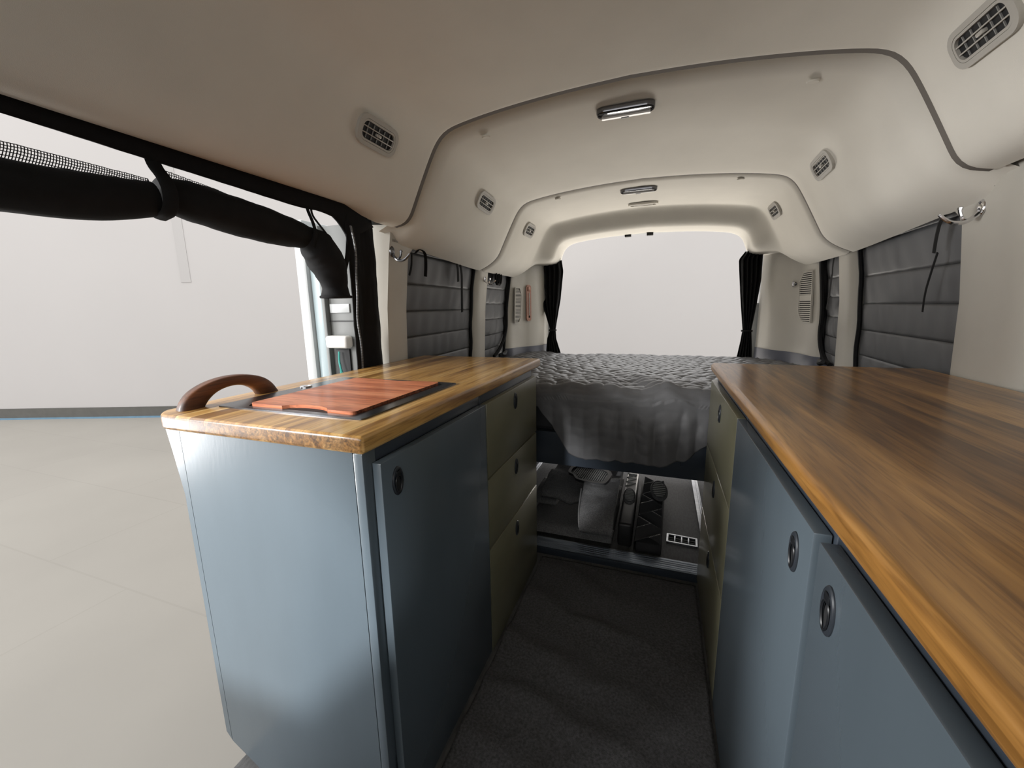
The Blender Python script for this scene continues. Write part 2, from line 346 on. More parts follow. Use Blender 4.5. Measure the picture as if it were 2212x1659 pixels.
# side walls
def pillar(side, y0, y1, parent, flare, zt=1.41, z0=.0, fk=1.0):
    s = -1 if side == 'l' else 1; loops = []
    zs = [z0, .3, .6, .75, .9, 1.0, 1.1, 1.2, 1.26, 1.30, 1.325, 1.345, 1.36, 1.375, zt]
    for z in zs:
        w = w_half(z); f = flare*smooth01((z-1.29)/.085)**1.6
        pts = [(y0-.075*fk, w+.13), (y0-.065*fk, w+.058), (y0-.028*fk, w+.016), (y0-.006, w+.001), (y0+.03, w-.001), ((y0+y1)/2, w-.002), (y1-.012+f, w), (y1-.002+f, w+.004), (y1+f, w+.016), (y1+f, w+.13)]
        pts = pts[:2]+[p for p in pts[2:]]
        loops.append([(XC+s*u, y, z) for y, u in pts])
    return MB().loops(loops).build('pillar_trim', m_trim, parent, smooth=50)
def wall_side(side):
    s = -1 if side == 'l' else 1; n = 'wall_left' if s < 0 else 'wall_right'
    r = thing(n, (XC+s*.95, 2.0, 0), kind='structure'); r['label'] = ('left' if s < 0 else 'right')+' side wall of the van with its pillars'
    ya = 1.365 if s < 0 else -.25
    # inner recess panel behind the window covers
    def fn(a, b_):
        z = lerp(-.02, 1.47, b_); return (XC+s*(w_half(z)+.065), lerp(ya, 3.22, a), z)
    MB().grid(fn, 12, 14).build('inner_panel', m_recess, r, fix=False)
    MB().box(min(XC+s*1.03, XC+s*1.0), max(XC+s*1.03, XC+s*1.0), ya, 3.25, -.28, 1.82).build('body_skin', m_white, r)
    if s < 0: MB().box(XC-1.02, XC-.86, -1.25, 1.31, 1.455, 1.82).build('door_header_skin', m_white, r)
    # cab side around its window; unseen right panel closes its window to block light
    MB().box(min(XC+s*1.02, XC+s*.97), max(XC+s*1.02, XC+s*.97), -1.25, -.20 if s < 0 else -.24, -.28, .86 if s < 0 else 1.45).build('cab_door_panel_or_light_block', m_recess, r)
    if s < 0: MB().prism(chaikin([(-.22, -.28), (.27, -.28), (.26, -.05), (.20, .16), (.08, .42), (-.04, .70), (-.09, 1.0), (-.10, 1.5), (-.22, 1.5)], 1, True), XC-1.0, XC-.93, 'x').build('cab_pillar_or_shadow_caster', m_trim, r)  # unseen pillar, foot swept rearward to shape the shadow on the end panel
    else: MB().box(XC+.90, XC+1.02, -.32, -.24, -.28, 1.5).build('cab_pillar_or_shadow_caster', m_trim, r)
    if s > 0: MB().box(XC+.9, XC+1.02, -1.25, -.24, 1.42, 1.82).build('cab_header', m_trim, r)
    pillar(side, 1.385 if s < 0 else 1.335, 1.515 if s < 0 else 1.545, r, .055, fk=.45 if s < 0 else 1.0)
    pillar(side, 2.24 if s < 0 else 2.27, 2.36 if s < 0 else 2.39, r, .03)
    # quarter panel turning in to the rear frame
    qy = 2.755 if s < 0 else 2.625
    plan = resample(chaikin([(qy, .965), (qy+.002, .92), (qy+.03, .882), (2.86, .868), (2.93, .842), (2.98, .80), (3.06, .765), (3.14, .742), (3.21, .735)], 2), 40)
    def q(z0, z1, extra, name, m, nz=14):
        def fn(a, b_):
            z = lerp(z0, z1, b_); y, u = plan[min(39, int(round(a*39)))]
            k = (w_half(z)-.885)*.9*(1-smooth01((y-2.6)/.5)) + .055*smooth01((z-1.2)/.2)*0
            bulge = -.010*math.exp(-((y-3.03)/.05)**2)*math.exp(-((z-1.12)/.22)**2)
            return (XC+s*(u+k+bulge-extra), y, z)
        return MB().grid(fn, 40, nz).build(name, m, r, fix=False, smooth=60)
    q(.80, 1.43, 0, 'quarter_panel', m_trim)
    q(-.02, .803, .004, 'lower_quarter_panel', m_trimlow, 6)
    return r
WL = wall_side('l'); WR = wall_side('r')
# embossed lettering on the front pillars
def lettering(parent, M_, size):
    c = bpy.data.curves.new('lettering', 'FONT'); c.body = 'AIRBAG'; c.size = size; c.extrude = .0006; c.align_x = 'CENTER'
    t = bpy.data.objects.new('tmp', c); COL.objects.link(t)
    dg = bpy.context.evaluated_depsgraph_get(); me = bpy.data.meshes.new_from_object(t.evaluated_get(dg))
    bpy.data.objects.remove(t)
    base = world_loc(parent)
    for v in me.vertices: v.co = (M_ @ v.co)-base
    me.materials.clear(); me.materials.append(m_recess)
    o = bpy.data.objects.new('embossed_lettering', me); COL.objects.link(o); o.parent = parent; return o
def wallM(side, y, z, off=0, tilt=0):                     # local x along wall (rightwards seen from inside), local y up, local z into the cabin
    s = -1 if side == 'l' else 1
    X = Vector((0, 1 if s < 0 else -1, 0)); Z = Vector((-s, 0, 0)); Y = Z.cross(X)
    m = Matrix((X, Y, Z)).transposed().to_4x4(); m.translation = (XC+s*(w_half(z)-off), y, z); return m
lettering(WL, wallM('l', 1.42, 1.352, .002), .016); lettering(WR, wallM('r', 1.435, 1.368, .003), .016)

# rear frame and front of cab
rw = thing('wall_rear', (XC, 3.2, 0), kind='structure'); rw['label'] = 'rear door frame of the van'
MB().box(XC-1.02, XC+1.02, 3.19, 3.25, 1.60, 1.82).build('rear_header', m_white, rw)
for s in (-1, 1):
    a, b_ = sorted((XC+s*.735, XC+s*1.02)); MB().box(a, b_, 3.205, 3.25, -.28, 1.62, .004).build('rear_post', m_white, rw)
    a, b_ = sorted((XC+s*.700, XC+s*.742)); MB().box(a, b_, 3.222, 3.245, -.2, 1.10, .006).build('seal_flange', m_white, rw)
    a, b_ = sorted((XC+s*.690, XC+s*.699)); MB().box(a, b_, 3.228, 3.25, -.2, 1.52, .003).build('door_seal', m_rubber, rw)
fw = thing('wall_front', (XC, -1.25, 0), kind='structure'); fw['label'] = 'front bulkhead of the van below the windscreen'
MB().box(XC-1.02, XC+1.02, -1.30, -1.25, -.28, .80).build('bulkhead', m_recess, fw)
MB().box(XC-1.02, XC+1.02, -1.30, -1.25, 1.62, 1.82).build('windscreen_header', m_recess, fw)
MB().prism([(-1.13, .0), (-1.13, .42), (-.916, .606), (-.65, .89), (-.52, 1.0), (-.42, 1.03), (-.30, 1.0), (-.22, .80), (.85, .80), (.85, .0)], -1.15, -1.08, 'y').build('dash_shadow_caster', m_recess, fw)  # unseen hump added to cast the slanted shadow on the cabinet end panel

# open sliding door seen edge-on outside
sd = thing('door_1', (-1.29, 1.35, -.25), kind='structure'); sd['label'] = 'open white sliding door standing outside behind the side opening'
MB().box(-1.40, -1.345, 1.31, 2.55, -.25, 1.45, .012).build('outer_skin', m_white, sd)
MB().box(-1.344, -1.29, 1.325, 2.50, -.2, 1.42, .008).build('pale_jamb', m_jamb, sd)
MB().box(-1.289, -1.272, 1.315, 2.50, -.2, 1.42, .004).build('seal_strip', m_grey, sd)
MB().box(-1.271, -1.15, 1.335, 2.50, -.2, 1.42, .006).build('inner_trim', m_grey, sd)
MB().box(-1.262, -1.165, 1.329, 1.334, 1.085, 1.12, .001).build('sticker', m_white, sd)
MB().box(-1.271, -1.152, 1.331, 1.334, 1.050, 1.054).build('joint_line', m_dark, sd)
lt = MB().box(-1.268, -1.16, 1.290, 1.334, .945, .995, .012, 3).build('latch_housing', m_whitep, sd)
MB().box(-1.25, -1.18, 1.326, 1.334, .74, .94, .002).build('latch_pocket', m_dark, sd)
MB().tube(chaikin([(-1.222, 1.315, .93), (-1.222, 1.31, .89), (-1.215, 1.308, .86), (-1.20, 1.31, .81), (-1.20, 1.31, .76)], 2), .004, 6).tube(chaikin([(-1.218, 1.31, .88), (-1.212, 1.305, .84), (-1.225, 1.305, .80), (-1.235, 1.31, .76)], 2), .0035, 6).build('teal_cord', m_teal, sd)

# ================================================================== CABINETS
FX, RX = -.455, .183                    # planes of the door fronts
def latch(parent, side, y, z, k=1.0):
    s = 1 if side == 'l' else -1        # faces +x on the left units, -x on the right ones
    x = FX if side == 'l' else RX
    X = Vector((0, s, 0)) ; Z = Vector((s, 0, 0)); Y = Vector((0, 0, 1))
    m = Matrix((X, Y, Z)).transposed().to_4x4(); m.translation = (x, y, z)
    a, b_ = .0165*k, .0285*k
    p = MB(m)
    L = [[(u, v, h) for u, v in ell(a*f, b_*f, 32)] for f, h in ((1, 0), (1, .0015), (.94, .003), (.80, .0035), (.74, .002), (.68, -.0005))]
    p.loops(L); pl = p.build('latch_plate', m_slatep, parent)
    MB(m).prism([(u, v-.006*k) for u, v in ell(a*.46, b_*.50, 24)], .0006, .0012, 'z').build('finger_hole', m_dark, pl)
    ring = [(u*(1+.18*sin(t)), v-.006*k, .0032) for (u, v), t in zip(ell(a*.56, b_*.60, 28), [2*pi*i/28 for i in range(28)])]
    MB(m).tube(ring+[ring[0]], .0014*k, 6, caps=False).build('pull_ring', m_blackp, pl)
    MB(m).box(-a*.42, a*.42, b_*.36, b_*.70, .0015, .0042, .0012).build('latch_button', m_blackp, pl)
    return pl
# left kitchen cabinet
zb = .851
def cab_part(parent, name, x0, x1, y0, y1, z0, z1, m, bev=.002): return MB().box(x0, x1, y0, y1, z0, z1, bev).build(name, m, parent)
lc = thing('kitchen_cabinet', (-.71, .8, 0), 'blue grey kitchen cabinet under the sink with a pale glossy end panel', 'cabinet')
# end panel with clipped lower outer corner
ep = [(-.949, .05), (-.949, zb-.001), (-.4965, zb-.001), (-.4965, .0), (-.86, .0)]
MB().prism(ep, .542, .560, 'y').build('end_panel', m_paint, lc)
cab_part(lc, 'corner_post', -.494, -.474, .540, .575, .001, zb-.001, m_paint)
pp = [(-.968, .07), (-.968, .70), (-.985, .80), (-.995, zb-.001), (-.952, zb-.001), (-.952, .05)]
MB().prism(pp, .543, .60, 'y').build('corner_post', m_paint, lc)
cab_part(lc, 'back_panel', -.965, -.950, .60, 1.025, .05, zb-.001, m_paint)
cab_part(lc, 'face_rail', -.493, -.4745, .575, 1.028, .825, zb-.001, m_paintd)
cab_part(lc, 'plinth', -.95, -.50, .561, 1.025, .001, .05, m_paintd)
cab_part(lc, 'carcass', -.949, -.4945, .5605, 1.027, .05, .60, m_paintd)
dr = cab_part(lc, 'door', -.474, FX, .563, 1.030, .022, .826, m_paint); dr['label'] = 'tall dark blue door'
latch(dr, 'l', .608, .776)
# left drawer unit
ld = thing('drawer_unit', (-.70, 1.29, 0), 'olive fronted three drawer unit under the sink worktop next to the bed', 'drawer unit')
cab_part(ld, 'carcass', -.97, -.476, 1.036, 1.535, .001, zb-.001, m_paintd)
for (z0, z1, zl) in ((.600, .826, .782), (.372, .594, .545), (.012, .366, .309)):
    d = cab_part(ld, 'drawer', -.474, FX, 1.036, 1.533, z0, z1, m_olive); latch(d, 'l', 1.281, zl)
# right drawer unit
rd = thing('drawer_unit', (.46, 1.35, 0), 'olive fronted three drawer unit under the long dark worktop next to the bed', 'drawer unit')
cab_part(rd, 'carcass', .204, .79, 1.075, 1.610, .001, zb-.001, m_paintd)
for (z0, z1, zl) in ((.590, .826, .767), (.335, .584, .521), (.02, .329, .276)):
    d = cab_part(rd, 'drawer', RX, .2025, 1.072, 1.612, z0, z1, m_olive); latch(d, 'r', 1.345, zl)
rc1 = thing('base_cabinet', (.46, .8, 0), 'blue grey base cabinet beside the right drawers', 'cabinet')
cab_part(rc1, 'carcass', .204, .79, .530, 1.069, .001, zb-.001, m_paintd)
d = cab_part(rc1, 'door', RX, .2025, .538, 1.067, .018, .826, m_paint); latch(d, 'r', .592, .768)
rc2 = thing('base_cabinet', (.46, .2, 0), 'blue grey base cabinet at the lower right nearest the viewer', 'cabinet')
cab_part(rc2, 'carcass', .204, .79, -.05, .526, .001, zb-.001, m_paintd)
d = cab_part(rc2, 'door', RX, .2025, -.03, .519, .018, .826, m_paint); latch(d, 'r', .472, .772)

# worktops: rounded slab sliced across x
def slab_stations(x0, x1, X0, X1, yn, yf, zlo, zhi, r, rc=0, near=True):
    xs = set([x0, x1])
    for k in range(7):
        d = r*(1-cos(pi/2*k/6))
        for x in (X0+d, X1-d):
            if x0 <= x <= x1: xs.add(x)
    if rc:
        for k in range(9):
            x = X0+rc*(1-cos(pi/2*k/8))
            if x0 <= x <= x1: xs.add(x)
    L = []
    for x in sorted(xs):
        d = min(x-X0, X1-x); e = 0 if d >= r else r-math.sqrt(max(0, r*r-(r-d)**2))
        y0 = yn
        if rc and x-X0 < rc: y0 = yn+rc-math.sqrt(max(0, rc*rc-(rc-(x-X0))**2))
        e = min(e, (zhi-zlo)/2-.002)
        P = []
        rr = max(.0008, min(r-e if e < r else .001, r)*1.0); rr = max(.0008, r-e)
        for (cy, cz, a0) in ((yf-e-rr, zhi-e-rr, 0), (y0+e+rr, zhi-e-rr, 90), (y0+e+rr, zlo+e+rr, 180), (yf-e-rr, zlo+e+rr, 270)):
            for k in range(6):
                a = math.radians(a0+18*k); P.append((x, cy+rr*cos(a), cz+rr*sin(a)))
        L.append(P)
    return L
wt = thing('worktop', (-.74, 1.08, .852), 'golden butcher block worktop holding the sink, with a curved wooden grab handle', 'worktop')
X0, X1, NS = -1.022, -.463, 13
for i in range(NS):
    a = lerp(X0, X1, i/NS); b_ = lerp(X0, X1, (i+1)/NS)-.0002
    if i == NS-1: b_ = X1
    MB().loops(slab_stations(a, b_, X0, X1, .530, 1.626, .852, .885, .0075, .055)).build('stave', m_wood, wt, smooth=50)
hp = [(.560, .884), (.566, .900), (.585, .922), (.625, .939), (.67, .946), (.715, .944), (.76, .932), (.788, .912), (.805, .884)]
hi = [(.612, .884), (.622, .897), (.640, .911), (.665, .919), (.69, .920), (.712, .916), (.732, .906), (.742, .896), (.748, .884)]
hl = []
for k in range(33):
    a = resample(chaikin(hp, 2), 33)[k]; b_ = resample(chaikin(hi, 2), 33)[k]
    c = ((a[0]+b_[0])/2, (a[1]+b_[1])/2); hh = math.dist(a, b_)/2; n = ((a[0]-c[0])/hh, (a[1]-c[1])/hh)
    hl.append([(-.975+.016*(abs(cos(t))**.6)*(1 if cos(t) > 0 else -1), c[0]+n[0]*hh*(abs(sin(t))**.6)*(1 if sin(t) > 0 else -1), c[1]+n[1]*hh*(abs(sin(t))**.6)*(1 if sin(t) > 0 else -1)) for t in [2*pi*j/16+.01 for j in range(16)]])
MB().loops(hl).build('grab_handle', m_handle, wt, smooth=50)
wr = MB().loops(slab_stations(.181, .786, .181, .90, -.06, 1.646, .852, .885, .0125)).build('worktop', m_woodr, smooth=50)
tag(wr, 'long dark wooden worktop along the right side of the van', 'worktop')

# sink, cutting board
sk = thing('sink', (-.733, .814, .886), 'dark steel sink rim let into the butcher block with a round chrome cap', 'sink')
out = rrect(.40, .396, .008, 4, -.733, .814); inn = rrect(.302, .356, .016, 4, -.716, .812)
MB().ring(out, inn, .8852, .8882).build('rim', m_steel, sk)
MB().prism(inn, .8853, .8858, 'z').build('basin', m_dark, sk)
cp = MB(Matrix.Translation((-.922, .848, .8882)))
cp.xf = Matrix.Translation((-.915, .848, .8882)); cp.loops([[(u, v, h) for u, v in ell(.016*f, .016*f, 28)] for f, h in ((1, 0), (1, .002), (.9, .0035), (.5, .004))]).build('chrome_cap', m_chrome, sk)
bd = []
x0, x1, y0, y1 = -.862, -.572, .640, .984
def rounded(x, y, sx, sy, r, a0): return [(x+sx*0+r*cos(math.radians(a0+18*k)), y+r*sin(math.radians(a0+18*k))) for k in range(6)]
bd += rounded(x1-.012, y1-.012, 1, 1, .012, 0)
bd += [(x1-.03-.0, y1)]
bd += [(lerp(-.655, -.765, k/10), y1-.010*sin(pi*k/10)**.6) for k in range(11)]
bd += rounded(x0+.012, y1-.012, -1, 1, .012, 90)+rounded(x0+.012, y0+.012, -1, -1, .012, 180)
bd += [(lerp(-.765, -.640, k/12), y0+.022*sin(pi*k/12)**.55) for k in range(13)]
bd += rounded(x1-.012, y0+.012, 1, -1, .012, 270)
cb = MB().prism(bd, .8860, .8935, 'z').build('cutting_board', m_board, smooth=30)
tag(cb, 'reddish wooden cutting board with finger notches lying in the sink rim', 'cutting board')

# ================================================================== AISLE RUG
def rug(a, b_):
    x = lerp(-.446, .178, a); y = lerp(-.3, 1.585, b_)
    t = y*9+x*2.2+1.3*fbm(x*2, y*2, 3)
    w = (.5+.5*sin(t*3.6))**2*(.35+.65*smooth01((.08-x)/.3))*(.35+.65*smooth01((1.5-y)/.2))*smooth01((y-.35)/.3)
    z = .006+.026*w*(.55+.45*fbm(x*3+4, y*3, 1))+.003*fbm(x*9, y*9, 2)
    return (x, y, max(.004, z))
MB().grid(rug, 70, 190).build('rug', m_rug, solid=.004, fix=False); tag(bpy.data.objects['rug'], 'black rumpled carpet runner on the aisle floor between the cabinets', 'rug')

# ================================================================== BED
bf = thing('bed_frame', (XC, 2.35, 0), 'navy painted bed platform with a low front sill across the aisle', 'bed frame')
MB().box(-1.02, .78, 1.664, 1.69, .412, .56, .003).build('front_beam', m_paintd, bf)
MB().box(-1.02, .78, 1.690, 3.13, .52, .56, .002).build('platform_board', m_paintd, bf)
MB().box(.10, .19, 1.650, 1.664, .47, .56, .002).build('beam_ledge', m_paintd, bf)
for x in (-.97, .70):
    for y in (1.70, 3.06): MB().box(x, x+.04, y, y+.04, 0, .52, .003).build('leg', m_paintd, bf)
MB().box(-.50, .20, 1.612, 1.700, .001, .030, .002).build('floor_sill', m_paintd, bf)
ss = MB()
ss.box(-.499, .199, 1.622, 1.698, .030, .032)
for k in range(5): ss.box(-.498, .198, 1.628+k*.014, 1.633+k*.014, .032, .0335)
ss.build('ribbed_sill_strip', m_alud, bf)
mt_ = MB().loops([[(XC+u*f, lerp(2.4, y, f), z) for u, y in ((-.86, 1.69), (.86, 1.69), (.86, 2.6), (.80, 2.9), (.70, 3.08), (-.70, 3.08), (-.80, 2.9), (-.86, 2.6))] for z, f in ((.561, .985), (.575, 1), (.70, 1), (.715, .985))]).build('mattress', m_matt); tag(mt_, 'dark mattress under the grey quilt', 'mattress')
# quilt: top and draped front in one sheet
def qlen(x): return interp(x, [(-1.0, .05), (-.52, .06), (-.485, .075), (-.44, .13), (-.346, .275), (-.27, .298), (-.2, .30), (-.05, .292), (.113, .27), (.16, .235), (.19, .19), (.24, .08), (.8, .05)])
YF, YB = 1.664, 3.095
def quilt(a, b_):
    x = lerp(-1.0, .765, a)
    hw_ = interp(YB-b_*(YB-YF+.1), [(2.55, .885), (2.86, .845), (3.0, .765), (3.12, .72)]); x = XC+(x-XC)*hw_/.885
    tot = (YB-YF)+qlen(x)
    sl = b_*tot                                    # arclength from the back
    top = YB-YF
    zt = .742+.010*fbm(x*2.2, sl*2, 5)+.012*math.exp(-((x+.14)/.22)**2)*smooth01((sl-.6)/.8)-.012*smooth01(((YB-sl)-2.2)/.9)
    zt += .020*math.exp(-((x+.9)/.12)**2)
    zt += .02*smooth01((sl-top+.45)/.4)*(.6+.4*fbm(x*3.2, 2, 9))                # raised crumpled front edge
    zt += .012*fbm(x*5, sl*5, 12)*smooth01((sl-.5)/.8)+.010*abs(fbm(x*9+3, sl*7, 15))*smooth01((sl-.9)/.4)
    zt += .016*math.exp(-((x-.05+.5*(top-sl))/.05)**2)*smooth01((sl-.7)/.6)-.016*math.exp(-((x+.06+.3*(top-sl))/.05)**2)*smooth01((sl-.8)/.5)
    puffx = .5 if sl < top else .5
    # zigzag quilting
    sw = sl+.010*fbm(x*4, sl*4, 6)+.007*sin(x*52); row = math.floor(sw/.043); xs = x+.012*fbm(x*5, sl*5, 8)
    q = (abs(sin(pi*sw/.043))**.45)*(.45+.55*abs(sin(pi*(xs/.075+.5*row+.17*sin(row*2.3))))**.5)
    amp = lerp(.014, .0012, smooth01((sl-top+.06)/.06))
    if sl < top-.05: y = YB-sl; z = zt+amp*q; return (x, y, z)
    d = sl-(top-.05)
    r = .05; th = min(pi/2, d/r/1.0*.9)
    if th < pi/2:
        return (x, YF+.05-(r+amp*q)*sin(th), zt-r+(r+amp*q)*cos(th))
    e = d-pi/2*r/.9
    fold = (.010*sin(x*46+2.5*fbm(x*3, 1, 2))+.006*fbm(x*14, e*5, 4))*smooth01(e/.1)*(.3+.7*smooth01((x+.3)/.2))
    return (x, YF-.004-.008*smooth01(e/.15)-abs(fold)-amp*q, zt-r-e)
MB().grid(quilt, 330, 330).build('quilt', m_quilt, smooth=80, fix=False, solid=.004); tag(bpy.data.objects['quilt'], 'charcoal grey zigzag quilted blanket over the bed, draped towards the aisle', 'blanket')

# ================================================================== UNDER THE BED
fv = thing('floor_vent', (.14, 1.915, 0), 'small metal floor vent grille on the van floor under the bed', 'vent')
fm = Matrix.Translation((.142, 1.915, 0))@Matrix.Rotation(math.radians(-3), 4, 'Z')
MB(fm).ring(rrect(.135, .075, .003, 2), rrect(.119, .059, .002, 2), .0005, .007).build('frame', m_alu, fv)
MB(fm).box(-.06, .06, -.03, .03, .0005, .001).build('well', m_dark, fv)
for k in range(3): MB(fm).box(-.0335+.03*k, -.0275+.03*k, -.0295, .0295, .001, .0065, .001).build('mullion', m_alu, fv)
for k in range(2): MB(fm).box(-.059, .059, -.0125+.02*k, -.0095+.02*k, .001, .004).build('slat', m_grey, fv)
rl = thing('floor_strip', (.245, 2.3, 0), 'bright aluminium rail on the floor under the bed at the right', 'rail')
MB().box(.228, .262, 1.985, 3.05, .0005, .012, .002).build('strip_base', m_alu, rl); MB().box(.246, .254, 1.985, 3.05, .012, .020, .002).build('strip_rib', m_alu, rl)
rl = thing('floor_strip', (-.76, 2.7, 0), 'bright floor strip standing in for light leaking under the bed at the left', 'rail')
MB().box(-.775, -.741, 2.3, 3.05, .0005, .012, .002).build('strip_base', m_alu, rl); MB().box(-.762, -.754, 2.3, 3.05, .012, .020, .002).build('strip_rib', m_alu, rl)  # left strip is added in place of light leaking in at the floor
# folded felt carpet
fc = thing('folded_carpet', (-.33, 1.98, 0), 'folded grey felt car carpet with a ribbed heel pad under the bed', 'carpet')
def sheet(name, prof, xa, xb, wob, seed, nx=30, ny=50, th=.014):
    pr = resample(chaikin(prof, 3), ny)
    def fn(a, b_):
        y, z = pr[int(round(b_*(ny-1)))]; x = lerp(xa(b_), xb(b_), a)
        return (x, y, z+wob*fbm(x*7, y*6, seed)*smooth01((z-.04)/.06))
    return MB().grid(fn, nx, ny).build(name, m_felt, fc, fix=False, solid=th, smooth=80)
sheet('felt_underlayer', [(2.45, .045), (2.1, .05), (1.85, .058), (1.775, .056), (1.745, .040), (1.755, .018), (1.85, .012), (2.2, .012)], lambda t: -.57, lambda t: -.165, .010, 3)
sheet('felt_layer', [(2.45, .15), (2.2, .168), (2.05, .172), (1.96, .160), (1.915, .140), (1.925, .118), (1.98, .112), (2.2, .11)], lambda t: -.545, lambda t: -.160, .026, 5)
sheet('felt_tongue', [(2.10, .184), (2.0, .186), (1.90, .180), (1.81, .168), (1.745, .142), (1.712, .100), (1.722, .072), (1.78, .070)], lambda t: lerp(-.345, -.300, t), lambda t: -.158, .012, 8)
sheet('felt_roll', [(2.2, .10), (1.98, .10), (1.93, .085), (1.945, .070), (2.2, .066)], lambda t: -.60, lambda t: -.47, .012, 11)
MB().tube(chaikin([(-.338, 1.93, .188), (-.330, 1.86, .180), (-.322, 1.78, .158), (-.314, 1.735, .125), (-.308, 1.722, .095)], 2), .004, 6).build('pale_hem', m_zip, fc)
hpad = Matrix.Translation((-.335, 2.09, .192))@Matrix.Rotation(math.radians(-8), 4, 'Z')@Matrix.Rotation(math.radians(4), 4, 'X')
po = [(-.11, -.02), (-.07, -.03), (-.055, -.055), (-.03, -.085), (.10, -.085), (.125, -.06), (.125, .10), (-.11, .10)]
po = chaikin(po, 2, True); pi_ = [(x*.84, y*.80) for x, y in po]
hp_ = MB(hpad).ring(po, pi_, 0, .014).build('heel_pad_rim', m_rubber, fc)
hb = MB(hpad); hb.prism(pi_, .001, .004, 'z').build('heel_pad', m_rubber, fc)
rb = MB(hpad)
for k in range(17):
    x = -.075+k*.011; ylo = -.022 if x < -.045 else (-.060 if x > -.02 else -.042)
    rb.box(x-.003, x+.003, ylo, .078, .004, .008)
rb.build('heel_pad_ribs', m_alu if False else m_grey, fc, kind='stuff')
# quilted seat pads folded beside it
sp = thing('seat_pad', (-.02, 1.95, 0), 'folded black zigzag stitched seat pad beside the felt carpet under the bed', 'pad')
def padf(a, b_):
    x = lerp(-.062, .060, a)+.02*(b_-.5); y = lerp(1.74, 2.42, b_)
    p = (y-1.74)/.125; t = p % 1
    zz = .055+.034*(1-abs(2*((p+a*.9*(1 if int(p) % 2 else -1)) % 1)-1))
    ed = min(1, min(a, 1-a)/.06)
    return (x, y, .004+zz*ed**.5)
MB().grid(padf, 30, 120).build('stitched_cover', m_pad, sp, fix=False, smooth=25)
MB().box(-.06, .05, 1.76, 2.40, .001, .05, .004).build('core', m_matt, sp)
def patch(parent, cx_, cy_, cz, a, b_, rz, name='ribbed_patch'):
    m = Matrix.Translation((cx_, cy_, cz))@Matrix.Rotation(rz, 4, 'Z')@Matrix.Rotation(math.radians(6), 4, 'X')
    p = MB(m).loops([[(u, v, h) for u, v in ell(a*f, b_*f, 28)] for f, h in ((1, 0), (1, .008), (.9, .014), (.84, .009), (.8, .008))]).build(name, m_felt, parent)
    rr = MB(m)
    for k in range(8):
        v = -b_*.68+k*b_*1.36/7; w = a*.74*math.sqrt(max(0, 1-(v/(b_*.8))**2)); rr.box(-w, w, v-.004, v+.004, .0085, .014)
    rr.build('patch_ribs', m_grey, p, kind='stuff')
patch(sp, .035, 2.22, .098, .045, .10, .05)
sp2 = thing('seat_pad', (-.09, 2.0, 0), 'narrow black seat pad with a ribbed grey patch leaning on the felt carpet', 'pad')
MB().box(-.142, -.078, 1.78, 2.40, .001, .115, .012, 3).build('pad_body', m_rubber, sp2)
patch(sp2, -.110, 2.06, .116, .032, .075, .05)
for k in range(3):
    y = 2.19+k*.06; MB().tube([(-.14, y, .117), (-.09, y+.05, .118)], .004, 6).tube([(-.09, y+.05, .118), (-.14, y+.06, .117)], .004, 6).build('piping', m_grey, sp2)

# ================================================================== WINDOW COVERS
def cover(side, y0, y1, zt0, label, rows, rear_bind=True):
    s = -1 if side == 'l' else 1
    r = thing('window_cover', (XC+s*.92, (y0+y1)/2, rows[-1]), label, 'window cover', 'quilted grey window covers')
    seed = y0*7+s
    for k, (za, zb_) in enumerate(zip(rows, rows[1:])):
        def fn(a, b_):
            y = lerp(y0, y1, a); z = lerp(za, zb_, b_)+.006*sin(a*3+k)*s*0
            z += (.012*(a-.5)*(k-2)*.35)
            puff = .0045*(sin(pi*b_)**.6)
            wr_ = .0045*sin(a*38*(y1-y0)/.6+2.5*fbm(a*3, k*2.1, seed)+b_*2.2)*(.4+.6*abs(fbm(a*2, k, seed+3)))*sin(pi*b_)**.5
            if k == 0: puff *= .35; wr_ *= .3
            edge = min(1, min(a, 1-a)/.03)**.5
            return (XC+s*(w_half(z)+.030-(puff+wr_)*edge), y, z)
        MB().grid(fn, 46, 12).build('quilted_row', m_cover, r, fix=False, solid=.004, smooth=80)
    zt_, zl = rows[0], rows[-1]
    pth = [(XC+s*(w_half(z)+.018), y1-.004+.006*sin(z*30), z) for z in [lerp(zt_, zl, i/16) for i in range(17)]]
    MB().tube(pth, .009, 6).build('edge_binding', m_cloth, r)
    pth = [(XC+s*(w_half(zt_)+.022), y, zt_) for y in [lerp(y0, y1, i/8) for i in range(9)]]
    MB().tube(pth, .006, 6).build('edge_binding', m_cloth, r)
    return r
def strap(parent, side, pts, w=.009, name='strap'):
    s = -1 if side == 'l' else 1
    P = chaikin([(XC+s*(w_half(z)+o_), y, z) for (y, z, o_) in pts], 2)
    return MB().tube(P, w, 4, flat=.22, up=(0, 1, 0)).build(name, m_cloth, parent, smooth=0)
R1 = [1.375, 1.330, 1.200, 1.085, .972, .862, .74]
c = cover('l', 1.50, 2.185, 1.35, 'grey quilted window cover behind the sink worktop on the left wall', R1)
strap(c, 'l', [(1.575, 1.330, .012), (1.565, 1.345, -.012), (1.60, 1.335, -.022), (1.615, 1.28, -.020), (1.618, 1.235, -.018)])
strap(c, 'l', [(1.545, 1.325, .01), (1.535, 1.27, .0), (1.52, 1.235, 0)], .007)
strap(c, 'l', [(1.93, 1.350, .008), (1.935, 1.30, -.01), (1.945, 1.23, -.012)], .014)
strap(c, 'l', [(1.965, 1.350, .008), (1.975, 1.28, -.014), (1.985, 1.18, -.016), (2.0, 1.075, -.016)], .014)
R2 = [1.375, 1.325, 1.215, 1.12, 1.02, .92, .83, .77]
c = cover('l', 2.345, 2.742, 1.35, 'narrow grey quilted window cover at the left rear corner by the bed', R2)
